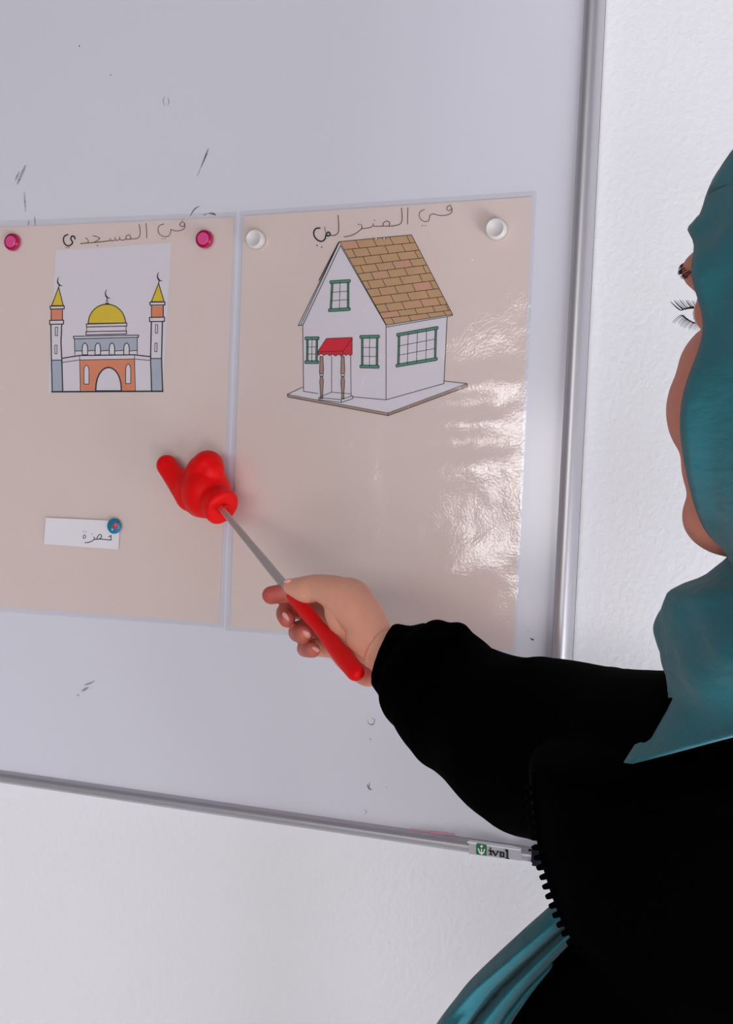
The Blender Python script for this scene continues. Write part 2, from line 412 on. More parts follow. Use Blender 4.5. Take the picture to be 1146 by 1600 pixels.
def crescent(x, y):
    o_ = [(x + 9, y - 40), (x - 3, y - 22), (x - 8, y - 2), (x - 4, y + 20), (x + 12, y + 38), (x + 42, y + 36)]
    i_ = [(x + 20, y + 30), (x + 4, y + 10), (x + 1, y - 12)]
    flat(bm, curve(o_, 3) + curve(i_, 3), Y_INK, MK, MM)
crescent(160, 102); line([(163, 148), (172, 136)], 1, MM); crescent(973, 62); line([(979, 118), (984, 98)], 1.2, MM); crescent(549, 203)
for a in ([(390, 450), (720, 442), (720, 466), (392, 474)], [(388, 512), (718, 506), (718, 530), (388, 538)],
          [(284, 550), (816, 540), (814, 558), (290, 570)]): line(a, 1.1, MM, closed=True)
line([(394, 476), (394, 512)], .8, MM); line([(714, 468), (714, 506)], .8, MM)
line([(294, 572), (297, 704)], .9, MM); line([(804, 562), (806, 695)], .9, MM); line([(296, 668), (357, 668)], 1, MM)
for a, b in ((401, 462), (506, 577), (621, 696), (740, 804)): line([(a, 668), (b, 664)], 1, MM)
line([(197, 728), (335, 706), (782, 700), (915, 716)], 1.4, MM); line([(197, 762), (336, 742), (782, 734), (915, 746)], .8, MM)
line([(336, 706), (342, 992)], .8, MM); line([(782, 700), (790, 992)], .8, MM)
line([(108, 1001), (1014, 997)], 1.9, MM)
dr = nofix(bm, 'mosque_drawing', [ink, yel, ora, gry, cut_m], ml)
bm = bmesh.new()
def pen(pts, w, tr, mi=0, n=5): stroke(bm, curve(pts, n), w * 1.25, Y_INK, mi, tr)
pen([(848, 62), (856, 51), (868, 54), (870, 66), (858, 73), (849, 66), (848, 62)], .8, TM)
pen([(869, 58), (871, 76), (857, 89), (830, 93), (806, 86)], .8, TM)
pen([(806, 86), (802, 106), (790, 119), (770, 119), (750, 105), (745, 84), (753, 67), (774, 60)], .75, TM)
dot(bm, (859, 43), .7, Y_INK, 0, TM); dot(bm, (765, 131), .7, Y_INK, 0, TM); dot(bm, (778, 130), .7, Y_INK, 0, TM)
pen([(688, 57), (691, 90), (692, 126)], .8, TM, n=2); pen([(656, 62), (661, 100), (655, 122), (637, 130), (612, 130)], .8, TM)
pen([(618, 128), (610, 112), (597, 116), (594, 128), (604, 133), (618, 130)], .8, TM)
pen([(596, 130), (582, 136), (567, 134), (563, 121)], .8, TM); pen([(563, 134), (548, 138), (541, 124)], .8, TM)
pen([(541, 136), (526, 140), (518, 128)], .8, TM); pen([(520, 139), (495, 142), (462, 146), (420, 149), (380, 153)], 1.0, TM)
pen([(438, 116), (456, 120), (470, 128), (458, 138), (444, 146)], .8, TM); dot(bm, (459, 161), 1, Y_INK, 0, TM)
pen([(404, 126), (416, 138), (414, 148)], .8, TM)
pen([(354, 131), (349, 119), (338, 119), (334, 132), (342, 146), (334, 159), (318, 163), (304, 152), (299, 133), (305, 117), (320, 110)], 1.6, TM, 1)
dot(bm, (312, 172), .9, Y_INK, 1, TM); dot(bm, (324, 171), .9, Y_INK, 1, TM)
tag(nofix(bm, 'handwriting', [pencil, ink], ml), 'handwritten Arabic title above the mosque')
def film_l(u, v): return -.0004 * math.sin(u * 19 + v * 3) ** 2 - .0006 * max(0, (u - .93) / .07) * (1 + math.sin(v * 24)) - .0004 * math.sin(v * 9 + 1) ** 2 * max(0, v - .9) * 10
grid_sheet('laminate_film', [(-150, 351), (371, 331), (350, 981), (-150, 945)], Y_FILM, 0, film_m, ml, 40, 50, film_l)
reparent(ml)

# ---- right poster: house
mr = tag(empty('house_poster', P(590, 660, 0)), 'laminated beige poster with a drawn white house, held by white magnets', 'poster')
grid_sheet('paper', [(381, 337.5), (832, 307.5), (801.5, 1016.5), (360, 979)], Y_PAPER, .0002, paper_m, mr)
HH = lambda x, y: (440 + x / 3.581, 300 + y / 3.581)
bm = bmesh.new()
HK, HB, HG, HR, HP, HW = 0, 1, 2, 3, 4, 5
flat(bm, [(325, 278), (728, 240), (958, 685), (928, 696), (908, 1058), (1040, 1072), (1040, 1090), (597, 1250), (33, 1145), (33, 1132), (124, 1088), (120, 745), (94, 748)], Y_CUT, HW, HH)
RO = [(325, 278), (728, 240), (958, 685), (588, 745)]
fill(RO, HB, HH)
lY = [278, 323, 370, 415, 458, 500, 545, 588, 632, 675, 708, 745]; rY = [240, 282, 325, 368, 408, 452, 495, 540, 585, 628, 662, 685]
lx = lambda y: 325 + (y - 278) / (745 - 278) * 263
rx = lambda y: 728 + (y - 240) / (685 - 240) * 230
joints = [[415, 512, 605, 700], [395, 478, 578, 672], [455, 548, 645, 745], [440, 525, 618, 715], [500, 590, 688, 790], [480, 563, 660, 770],
          [540, 632, 730, 830], [610, 702, 808], [580, 672, 775, 870], [650, 745, 845, 920], [615, 710, 815, 905]]
tones = [brn, mat('tan_crayon_warm', lin((206, 157, 122)), .6, noise=.1, nscale=50), mat('tan_crayon_pink', lin((210, 155, 130)), .6, noise=.1, nscale=50)]
for k in range(11):
    y0, y1, z0, z1 = lY[k], lY[k + 1], rY[k], rY[k + 1]
    def at(x, top):
        a, b = (y0, z0) if top else (y1, z1)
        xa, xb = lx(a), rx(b); t = (x - xa) / (xb - xa); return (x, a + (b - a) * t)
    xs = [lx(y0)] + joints[k] + [rx(z0)]
    for i, (xa, xb) in enumerate(zip(xs, xs[1:])):
        ins = (y1 - y0) * .54
        if (i * 7 + k * 5) % 9 == 0 or (k in (6, 8) and i == 3):
            xe0 = xa + ins if i else lx(y1); xe1 = xb + ins if i < len(xs) - 2 else rx(z1)
            flat(bm, [at(xa, 1), at(xb, 1), at(xe1, 0), at(xe0, 0)], Y_FILL - .00003, 6 if (i + k) % 3 else 7, HH)
    if k < 10: line([at(lx(y1), 0), at(rx(z1), 0)], .75, HH)
    for x in joints[k]: line([at(x, 1), at(x + (y1 - y0) * .5, 0)], .7, HH)
line(RO, .8, HH, closed=True)
for x in (530, 575): dot(bm, (x, 262), 1.5, Y_INK - .00004, HW, HH); line(curve([(x - 10, 258), (x, 268), (x + 12, 256)], 3), .8, HH)
line([(325, 278), (94, 748), (120, 745), (330, 300)], .9, HH); line([(322, 284), (108, 745)], .9, HH); line([(330, 300), (585, 745), (588, 745)], .9, HH)
line([(320, 282), (210, 495)], 1.2, HH)
line([(588, 756), (930, 697), (960, 690)], .8, HH); line([(120, 748), (124, 1115), (205, 1128)], .8, HH); line([(586, 748), (586, 1163)], .8, HH)
line([(928, 697), (910, 1072)], .8, HH); line([(400, 1146), (586, 1163), (910, 1072)], .8, HH)
line([(124, 1090), (33, 1133), (597, 1237), (1040, 1072), (908, 1058)], .8, HH); line([(33, 1133), (36, 1147), (597, 1252), (1040, 1090), (1040, 1072)], .8, HH)
line([(597, 1237), (597, 1252)], .8, HH)
fill([(36, 1137), (597, 1240), (597, 1250), (36, 1146)], HP, HH); fill([(597, 1240), (1040, 1076), (1040, 1088), (597, 1250)], HP, HH)
def hwin(c, nx, ny, mt=.16):
    'window: outer frame corners tl tr br bl, lintel and sill'
    (tl, tr_, br, bl) = c
    lp = lambda a, b, t: (a[0] + (b[0] - a[0]) * t, a[1] + (b[1] - a[1]) * t)
    th = 16
    for a, b, s in ((tl, tr_, -1), (bl, br, 1)):
        q = [(a[0] - 10, a[1] - th / 2), (b[0] + 10, b[1] - th / 2), (b[0] + 14, b[1]), (b[0] + 10, b[1] + th / 2), (a[0] - 10, a[1] + th / 2), (a[0] - 14, a[1])]
        fill(q, HG, HH); line(q, .9, HH, closed=True)
    for a, b in ((tl, bl), (tr_, br)):
        q = [(a[0] - 4, a[1] + 8), (a[0] + 5, a[1] + 8), (b[0] + 5, b[1] - 8), (b[0] - 4, b[1] - 8)]
        fill(q, HG, HH); line([q[0], q[3]], .9, HH); line([q[1], q[2]], .9, HH)
    for k in range(1, nx): line([lp(tl, tr_, k / nx), lp(bl, br, k / nx)], .7, HH)
    for k in range(1, ny): line([lp(tl, bl, .06 + .9 * k / ny), lp(tr_, br, .06 + .9 * k / ny)], .7, HH)
hwin([(284, 505), (373, 498), (373, 655), (276, 662)], 2, 3)
hwin([(145, 819), (198, 818), (196, 952), (144, 952)], 2, 3)
hwin([(452, 811), (536, 809), (534, 978), (452, 976)], 2, 3)
hwin([(658, 800), (864, 760), (860, 934), (654, 972)], 4, 3)
# awning
aw = [(252, 820), (396, 814), (396, 908), (385, 916), (375, 906), (362, 914), (350, 908), (335, 918), (320, 908), (303, 918), (287, 908), (270, 916), (255, 906), (238, 914), (222, 904), (207, 914), (202, 895)]
fill(aw, HR, HH); line(aw, .8, HH, closed=True); line([(204, 895), (345, 890), (396, 820)], .7, HH); line([(345, 890), (348, 908)], .7, HH)
# porch
line([(281, 918), (281, 1120), (218, 1145)], .7, HH); line([(388, 918), (390, 1140)], .7, HH); line([(281, 1120), (392, 1130)], .7, HH)
line([(208, 1150), (335, 1162), (398, 1140)], .8, HH); line([(208, 1150), (210, 1162), (335, 1178), (400, 1156), (398, 1140)], .8, HH); line([(335, 1162), (335, 1178)], .8, HH)
for x in (224, 343):
    q = [(x - 8, 920), (x - 11, 1010), (x - 9, 1018), (x + 9, 1018), (x + 12, 1000), (x + 8, 920)]; fill(q, HP, HH); line(q, .8, HH, closed=True)
    q = [(x - 9, 1018), (x + 10, 1018), (x + 10, 1030), (x - 9, 1030)]; line(q, .7, HH, closed=True)
    q = [(x - 6, 1032), (x - 10, 1060), (x - 5, 1140), (x - 8, 1155), (x + 9, 1155), (x + 6, 1140), (x + 11, 1060), (x + 7, 1032)]; fill(q, HP, HH); line(q, .8, HH, closed=True)
nofix(bm, 'house_drawing', [ink, brn, grn, red, post, cut_m, tones[1], tones[2]], mr)
bm = bmesh.new()
pen([(925, 92), (932, 80), (946, 78), (953, 90), (944, 103), (931, 103), (925, 92)], .8, HH); pen([(953, 88), (956, 105), (944, 122), (915, 131), (885, 131), (850, 122)], .8, HH)
pen([(850, 122), (832, 130), (828, 150), (818, 164), (800, 165), (780, 152), (771, 130), (778, 110), (802, 98)], .75, HH)
dot(bm, (945, 69), .8, Y_INK, 0, HH); dot(bm, (790, 189), .8, Y_INK, 0, HH); dot(bm, (806, 188), .8, Y_INK, 0, HH)
pen([(708, 88), (707, 130), (706, 180)], .9, HH, n=2); pen([(672, 90), (676, 145), (668, 175), (640, 188), (602, 191)], .9, HH)
pen([(602, 191), (606, 172), (590, 163), (572, 172), (570, 188), (586, 192), (602, 190)], .9, HH)
pen([(572, 191), (540, 192), (518, 190), (512, 176)], .8, HH); pen([(514, 190), (492, 200), (446, 206)], .8, HH); dot(bm, (521, 158), .9, Y_INK, 0, HH)
pen([(444, 180), (451, 200), (430, 222), (395, 242), (350, 252)], .9, HH); dot(bm, (432, 182), 1, Y_INK, 0, HH)
pen([(317, 130), (321, 195), (318, 225), (302, 241), (276, 244)], 1, HH); pen([(243, 195), (244, 215), (252, 238)], .7, HH)
pen([(216, 202), (196, 204), (182, 220), (184, 246), (202, 269), (226, 276), (244, 262), (250, 240), (262, 224), (273, 236), (262, 246), (250, 240)], 1.7, HH, 1)
dot(bm, (200, 299), 1.2, Y_INK, 1, HH); dot(bm, (225, 308), 1, Y_INK, 1, HH)
tag(nofix(bm, 'handwriting', [pencil, ink], mr), 'handwritten Arabic title above the house')
def film_r(u, v):
    e = math.sin(math.pi * max(0, (u - .55) / .45))
    w = math.sin(v * 47 + math.sin(v * 13) * 2.2 + u * 3)
    return -.0003 * math.sin(u * 9 + 1) ** 2 - e * (.0016 + .0008 * w) * math.exp(-((v - .62) / .36) ** 4)
grid_sheet('laminate_film', [(375, 330), (839, 298), (805.5, 1022), (352, 985)], Y_FILM, 0, film_m, mr, 70, 140, film_r)
reparent(mr)

# ---- name card
card = tag(empty('name_card', P(128, 833, 0)), 'small white card with a handwritten Arabic word, under the blue magnet', 'card')
NN = lambda x, y: (50 + x / 7.1625, 790 + y / 7.1625)
YC = -.0032
grid_sheet('card_sheet', [NN(155, 135), NN(985, 172), NN(966, 492), NN(132, 430)], YC, .0003, mat('white_card', lin((230, 224, 232)), .7), card)
bm = bmesh.new()
def cp(pts, w=.95): stroke(bm, curve(pts, 5), w, YC - .0002, 0, NN)
cp([(587, 326), (573, 345), (578, 366), (596, 360), (602, 340), (587, 326)]); cp([(690, 352), (702, 368), (680, 392), (640, 410), (592, 415)], 1.2)
cp([(690, 380), (722, 376), (735, 348), (758, 323), (778, 336), (773, 360), (750, 374), (722, 377)], 1.2)
stroke(bm, [(750, 374), (800, 378), (885, 386), (886, 336), (858, 350)], 1.3, YC - .0002, 0, NN)
for c in ((580, 288), (606, 295), (671, 317)): dot(bm, c, .7, YC - .0002, 0, NN)
nofix(bm, 'handwriting', [ink], card); reparent(card)

# ------------------------------------------------------------------ magnets
def lathe(bm, c, prof, n=40, mi=0):
    'prof: (radius, height towards the room)'
    rings = [[Vector((c.x + r * math.cos(a), c.y - h, c.z + r * math.sin(a))) for a in [2 * math.pi * k / n for k in range(n)]] for r, h in prof]
    loft(bm, rings)
pinkm = bpy.data.materials.new('pink_translucent_plastic'); pinkm.use_nodes = True
b = pinkm.node_tree.nodes['Principled BSDF']; b.inputs['Base Color'].default_value = lin((226, 26, 112)); b.inputs['Roughness'].default_value = .12
b.inputs['Transmission Weight'].default_value = .55; b.inputs['IOR'].default_value = 1.45
pink2 = mat('pink_plastic_disc', lin((214, 78, 138)), .3)
whm = mat('white_plastic', lin((218, 211, 211)), .35)
MG = -.0030
def pink(px, py, label):
    c = P(px, py, MG); r = tag(empty('round_magnet', c), label, 'magnet', 'pink magnets on the mosque poster')
    bm = bmesh.new(); lathe(bm, c, [(.0088, 0), (.0094, .0008), (.0094, .0035), (.0088, .0052), (.0078, .0055), (.0066, .0042)])
    obj('magnet_rim', bm, pinkm, r, auto=40)
    bm = bmesh.new(); lathe(bm, c, [(.0064, .0002), (.0064, .0062), (.0058, .0068)]); obj('magnet_disc', bm, pink2, r, auto=40)
    reparent(r)
pink(21.5, 379, 'translucent pink round magnet at the left edge of the picture')
pink(321.5, 374.5, "translucent pink round magnet at the mosque poster's top right corner")
def white(px, py, R, label):
    c = P(px, py, MG); r = tag(empty('round_magnet', c), label, 'magnet', 'white magnets on the house poster')
    bm = bmesh.new(); lathe(bm, c, [(R, 0), (R, .0052), (R - .0004, .0064), (R - .0014, .0070), (R - .0022, .0070), (R - .0026, .0066)])
    obj('magnet_cap', bm, whm, r, auto=50); reparent(r)
white(401, 374.5, .0096, "white round magnet on the house poster's top left corner")
white(777, 358.5, .0100, "white round magnet on the house poster's top right corner")
c = P(180, 822, YC - .0005); bl = tag(empty('round_magnet', c), 'blue round button magnet with a small red rocket, pinning the name card', 'magnet')
bm = bmesh.new(); lathe(bm, c, [(.0076, 0), (.0082, .0008), (.0080, .0028), (.0066, .0040)])
obj('magnet_cap', bm, mat('blue_plastic', lin((16, 122, 158)), .3), bl, auto=50)
bm = bmesh.new(); yk = YC - .0005 - .0042
flat(bm, [(905, 225), (925, 200), (950, 182), (966, 190), (962, 215), (950, 245), (930, 262), (908, 250)], yk, 0, NN)
flat(bm, [(905, 222), (888, 236), (905, 246)], yk, 0, NN); flat(bm, [(950, 245), (944, 270), (930, 262)], yk, 0, NN)
dot(bm, (938, 216), 1.2, yk - .0001, 1, NN); flat(bm, [(885, 262), (905, 256), (912, 270), (896, 286)], yk, 2, NN); flat(bm, [(948, 182), (970, 178), (966, 194)], yk, 3, NN)
nofix(bm, 'rocket_print', [mat('rocket_red', lin((204, 60, 78)), .4), mat('rocket_peach', lin((240, 190, 150)), .4), mat('rocket_sky', lin((130, 210, 230)), .4), mat('rocket_navy', lin((30, 40, 90)), .4)], bl)
reparent(bl)

# ------------------------------------------------------------------ pointer
def PT(px, py, t):
    'point at depth given by the stick parameter t (0 butt, 1 tip)'
    return W(px, py, .99 + .27 * t)
pt = tag(empty('pointer_stick', W(460, 940, 1.1)), 'red pointer shaped as a pointing hand on a flat steel stick with a red grip', 'pointer')
D0 = W(558, 1052, .99); D1 = W(348, 797, 1.262)
def SP(s): return D0.lerp(D1, s)
ax = (D1 - D0).normalized()
# grip: flattened rounded tube, slimmer waist
bm = bmesh.new()
prof = [(-.006, .0005), (-.0045, .0045), (-.001, .0065), (.004, .0074), (.022, .0076), (.05, .0068), (.075, .0056), (.095, .0062), (.118, .0066), (.132, .0060), (.140, .0048), (.142, .002)]
side = ax.cross(FV).normalized(); up = side.cross(ax)
rings = []
for s, r in catmull([(a, b) for a, b in prof], 3):
    rings.append([D0 + ax * s + side * (r * math.cos(q)) + up * (r * .8 * math.sin(q)) for q in [2 * math.pi * k / 24 for k in range(24)]])
loft(bm, rings)
redrub = mat('red_rubber', lin((236, 0, 6)), .5, spec=.22)
obj('grip', bm, redrub, pt)
bm = bmesh.new(); rings = []
L1 = (D1 - D0).length
for s, w, t in ((.138, .0018, .0012), (.148, .0034, .0012), (.158, .0040, .0013), (.20, .0040, .0013), (L1 * .7, .0036, .0012), (L1 - .012, .0030, .0012), (L1 + .012, .0028, .0012)):
    c = D0 + ax * s; q = []
    for a, b in ((-1, -.4), (-.7, -1), (.7, -1), (1, -.4), (1, .4), (.7, 1), (-.7, 1), (-1, .4)): q.append(c + side * w * a + up * t * b)
    rings.append(q)
loft(bm, rings)
tag(obj('steel_rod', bm, mat('worn_steel', lin((214, 204, 200)), .5, metal=.9, bump=.00004, bscale=400), pt, auto=30), 'flat brushed steel stick')
# red hand head
def Q(px, py, y=-.026): return P(px, py, y)
def Rr(r): return r * 1.30 / FPX
bm = bmesh.new()
chain(bm, [(Q(261, 727, -.020), Rr(17.5)), (Q(273, 744, -.022), Rr(18.5)), (Q(300, 774, -.026), Rr(27))], 4)
rx_, ry_, rz_ = RV, DV, FV
ell(bm, Q(316, 766), [rx_ * Rr(35), ry_ * Rr(37), rz_ * Rr(34)], 3)
ell(bm, Q(320, 742, -.030), [rx_ * Rr(31), ry_ * Rr(34), rz_ * Rr(33)], 3)
ell(bm, Q(325, 727, -.034), [rx_ * Rr(25), ry_ * Rr(24), rz_ * Rr(27)], 3)
ell(bm, Q(331, 738, -.036), [rx_ * Rr(21), ry_ * Rr(26), rz_ * Rr(24)], 3)
ell(bm, Q(308, 722, -.034), [rx_ * Rr(8), ry_ * Rr(9), rz_ * Rr(14)], 3)
ell(bm, Q(298, 766, -.028), [rx_ * Rr(25), ry_ * Rr(28), rz_ * Rr(28)], 3)
ell(bm, Q(316, 782), [rx_ * Rr(30), ry_ * Rr(28), rz_ * Rr(30)], 3)
ell(bm, Q(323, 769, -.033), [rx_ * Rr(39), ry_ * Rr(42), rz_ * Rr(38)], 3)
cc = P(343, 789, -.047); cax = (-(RV * .78 + DV * .58) * .80 + FV * .58).normalized()
cx, cy = frame_of(cax, FV); rings = []
for s, r in ((.016, .013), (.008, .0165), (.002, .0178), (-.003, .0188), (-.0062, .0188), (-.0080, .0165), (-.0083, .010), (-.0083, .002)):
    rings.append([cc + cax * s + cx * r * math.cos(a) + cy * r * math.sin(a) for a in [2 * math.pi * k / 40 for k in range(40)]])
loft(bm, rings)
link('pointing_hand', remesh(bm, .0011, 34), redrub, pt)
bm = bmesh.new(); rings = []
for s, r in ((-.0078, .0062), (-.0086, .0058), (-.0084, .0045), (-.0070, .0038), (-.005, .0036)):
    rings.append([cc + cax * s + (D1 - cc) * .35 + cx * r * math.cos(a) + cy * r * math.sin(a) for a in [2 * math.pi * k / 24 for k in range(24)]])
loft(bm, rings)
obj('socket', bm, redrub, pt)
reparent(pt)

# ------------------------------------------------------------------ person
RH = Vector((RV.x, RV.y, 0)).normalized(); FH = Vector((FV.x, FV.y, 0)).normalized(); UP = Vector((0, 0, 1))
HC = W(1357, 487, .625)                                    # centre of the head
TC = W(1300, 1250, .70)                                    # axis of the trunk
person = tag(empty('person', (TC.x, TC.y, 0)), 'person in teal headscarf and black coat, left arm stretched out, holding the red pointer', 'person')
al = math.radians(25)
HF = (FH * math.cos(al) - RH * math.sin(al)); HL = (-RH * math.cos(al) - FH * math.sin(al)); 
def Hd(a, b, c): return HC + HF * a + HL * b + UP * c
def he(bm, a, b, c, ra, rb, rc, sub=3): ell(bm, Hd(a, b, c), [HF * ra, HL * rb, UP * rc], sub)
bm = bmesh.new()
he(bm, -.012, 0, .025, .094, .074, .092); he(bm, .030, 0, -.040, .062, .060, .082); he(bm, .045, 0, .030, .045, .058, .045)
for s in (-1, 1):
    he(bm, .050, s * .0375, -.047, .036, .030, .034); he(bm, .048, s * .036, -.030, .034, .028, .030)       # cheek
    he(bm, .040, s * .034, -.072, .040, .027, .036)        # jaw side
    he(bm, .050, s * .031, -.101, .030, .025, .021)        # lower jaw
    he(bm, .058, s * .036, .023, .022, .026, .014)         # brow
    he(bm, -.012, s * .076, -.010, .016, .007, .030)       # ear
    he(bm, .094, s * .011, -.047, .009, .007, .007)        # nostril
    he(bm, .068, s * .032, .004, .0130, .0150, .0125)         # eye mound
chain(bm, [(Hd(.078, 0, .012), .010), (Hd(.090, 0, -.018), .0095), (Hd(.101, 0, -.040), .0110)], 3)
he(bm, .074, 0, -.072, .022, .030, .022)                   # mouth mound
he(bm, .095, 0, -.069, .005, .020, .0050); he(bm, .094, 0, -.079, .006, .017, .006)
he(bm, .074, 0, -.103, .022, .028, .018)                   # chin
NB = HC - UP * .19 - HF * .03
chain(bm, [(Hd(-.015, 0, -.05), .056), (NB + UP * .06, .050), (NB, .050)], 3)
head_me = remesh(bm, .0023, 14)
# trunk, right arm and legs (under the clothes)
SL = W(1120, 1190, .655); EL = W(868, 1190, .86); WL = W(612, 1022, 1.0)
DC = W(1135, 2600, .79)
SR = TC + (TC - SL) * 1.0; SR.z = SL.z
bm = bmesh.new()
def trunk(p, sl, sf): ell(bm, p, [RH * (sl * .85), FH * (sf * .72), UP * .10], 3)
trunk(Vector((TC.x, TC.y, SL.z - .07)), .10, .13); trunk(Vector((TC.x, TC.y, SL.z - .14)), .10, .125); trunk(Vector((TC.x, TC.y, SL.z - .27)), .10, .12)
trunk(Vector((.5 * TC.x + .5 * DC.x, .5 * TC.y + .5 * DC.y, SL.z - .40)), .10, .12)
chain(bm, [(NB + UP * .02, .05), (Vector((TC.x, TC.y, SL.z + .0)), .07)], 3)
chain(bm, [(Vector((TC.x, TC.y, SL.z - .02)), .06), (SL, .040), ((SL + EL) / 2, .038), (EL, .036)], 4)
ER = SR + Vector((.04, -.03, -.27)); HR_ = ER + Vector((-.06, .02, -.24))
chain(bm, [(Vector((TC.x, TC.y, SL.z - .02)), .06), (SR, .046), (ER, .036), (HR_, .026)], 4)
for s in (-1, 1):
    hp = Vector((DC.x, DC.y, SL.z - .45)) + FH * s * .07
    chain(bm, [(hp, .070), (Vector((hp.x, hp.y, .46)), .050), (Vector((hp.x, hp.y, .09)), .036), (Vector((hp.x - .10, hp.y + .02, .035)), .03)], 4)
trunk_me = remesh(bm, .010, 3)
# left hand, closed on the grip
bm = bmesh.new()
def px_(r, d): return r * d / FPX
def c_(bm, nodes, n=5): chain(bm, [(W(x, y, d), px_(r, d)) for x, y, d, r in nodes], n)
# forearm and wrist (flattened towards the camera)
path = catmull([(EL.x, EL.y, EL.z, .036), (*((EL * .5 + WL * .5)), .031), (*W(614, 1024, 1.005), .0195), (*W(594, 1010, 1.015), .0195)], 6)
tube(bm, path, 24)
def e_(x, y, d, ux, uy, ra, rb, rc):
    'ellipsoid at photo point, first axis along (ux, uy) in the picture, radii in px px and metres deep'
    L_ = math.hypot(ux, uy); ux /= L_; uy /= L_; k = d / FPX
    ell(bm, W(x, y, d), [(RV * ux + DV * uy) * ra * k, (RV * -uy + DV * ux) * rb * k, FV * rc], 3)
e_(582, 1002, 1.022, 60, 55, 46, 38, .0175)       # carpus
e_(556, 970, 1.045, 40, 55, 62, 42, .019)        # palm, thumb side
e_(548, 1010, 1.075, 35, 60, 52, 36, .015)       # palm, little-finger side
e_(566, 1042, 1.045, 30, 35, 36, 24, .016)       # heel under the grip
e_(545, 940, 1.050, 55, 20, 42, 38, .017)
c_(bm, [(588, 1000, 1.016, 30), (562, 958, 1.030, 35), (532, 931, 1.042, 30), (500, 919, 1.058, 22), (478, 921, 1.070, 21.5), (456, 917, 1.080, 13.5)])
# index finger, straight, behind the rod
c_(bm, [(548, 930, 1.085, 24), (505, 921, 1.105, 19), (465, 924, 1.122, 16), (424, 930, 1.126, 14.5)])
# middle, ring and little fingers wrapped round the grip
c_(bm, [(548, 960, 1.100, 24), (500, 955, 1.128, 19), (462, 951, 1.138, 17), (446, 957, 1.118, 14.5), (449, 968, 1.096, 13)])
c_(bm, [(556, 990, 1.095, 22), (505, 985, 1.124, 18), (472, 984, 1.128, 16), (466, 989, 1.102, 15), (476, 991, 1.074, 13.5)])
c_(bm, [(565, 1018, 1.080, 20), (515, 1012, 1.108, 16), (485, 1012, 1.110, 14), (477, 1014, 1.086, 13), (489, 1016, 1.062, 12)])
hand_me = remesh(bm, .00085, 11)
# join into one body, colour the fingertips redder, paint shade on the face
bm = bmesh.new()
for m_ in (head_me, trunk_me, hand_me): bm.from_mesh(m_)
body_me = bpy.data.meshes.new('body'); bm.to_mesh(body_me); bm.free()
at_ = body_me.color_attributes.new('flush_and_shade', 'FLOAT_COLOR', 'POINT')
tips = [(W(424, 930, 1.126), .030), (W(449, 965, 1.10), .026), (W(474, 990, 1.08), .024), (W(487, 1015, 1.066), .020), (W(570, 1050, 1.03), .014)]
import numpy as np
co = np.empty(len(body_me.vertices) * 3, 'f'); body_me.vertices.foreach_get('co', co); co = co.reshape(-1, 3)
f = np.where(np.linalg.norm(co - np.array(HC), axis=1) < .17, .5, 0.0)  # shade on the face is put into the skin colour here
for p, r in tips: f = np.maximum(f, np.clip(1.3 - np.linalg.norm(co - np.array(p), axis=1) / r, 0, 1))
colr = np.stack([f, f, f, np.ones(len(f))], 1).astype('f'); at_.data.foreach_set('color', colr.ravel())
skin = mat('skin', lin((222, 158, 132)), .5, spec=.35, bump=.0004, bscale=260, sub=.12)
n = skin.node_tree.nodes; l = skin.node_tree.links
an = n.new('ShaderNodeVertexColor'); an.layer_name = 'flush_and_shade'; mxn = n.new('ShaderNodeMix'); mxn.data_type = 'RGBA'
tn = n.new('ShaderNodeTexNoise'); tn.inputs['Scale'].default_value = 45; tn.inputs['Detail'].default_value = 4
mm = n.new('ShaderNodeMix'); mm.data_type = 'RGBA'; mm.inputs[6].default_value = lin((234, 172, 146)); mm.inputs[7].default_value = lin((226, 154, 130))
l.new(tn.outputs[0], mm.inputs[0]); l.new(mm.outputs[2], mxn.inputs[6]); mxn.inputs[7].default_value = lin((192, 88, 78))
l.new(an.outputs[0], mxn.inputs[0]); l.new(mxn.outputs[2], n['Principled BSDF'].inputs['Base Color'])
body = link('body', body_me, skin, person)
nail_m = mat('nail', lin((226, 160, 152)), .25)
def nail(x, y, d, ux, uy, ra, rb, tilt=0.0):
    bm = bmesh.new(); L_ = math.hypot(ux, uy); k = d / FPX
    a = (RV * ux + DV * uy) / L_; b_ = (RV * -uy + DV * ux) / L_; nrm = FV
    b2 = b_ * math.cos(tilt) + nrm * math.sin(tilt); n2 = b_.cross(a).normalized()
    ell(bm, W(x, y, d), [a * ra * k, b2 * rb * k, FV * .0022], 2)
    obj('fingernail', bm, nail_m, body)
nail(447, 964, 1.0905, 8, 13, 9, 5.5, .5); nail(479, 991, 1.0685, 10, 8, 8.5, 6.5, .3); nail(493, 1015, 1.058, 10, 3, 7.5, 5.5, .3); nail(451, 908, 1.0745, 18, -3, 8, 4, .3)
# eyes
for s in (-1, 1):
    bm = bmesh.new(); ell(bm, Hd(.0705, s * .032, .004), [HF * .0125, HL * .0125, UP * .0105], 3)
    obj('eyeball', bm, mat('eye_white', (.75, .73, .7, 1), .15), body)
    bm = bmesh.new(); ell(bm, Hd(.0815, s * .031, .004), [HF * .0022, HL * .0055, UP * .0055], 3)
    obj('iris', bm, mat('dark_brown_iris', (.03, .015, .01, 1), .1), body)
bm = bmesh.new(); he(bm, .0965, 0, -.0695, .0045, .021, .0045); he(bm, .0960, 0, -.0785, .0055, .018, .005)
obj('lips', bm, mat('lips', lin((170, 84, 84)), .4), body)
hairm = mat('black_hair', (.006, .005, .007, 1), .5)
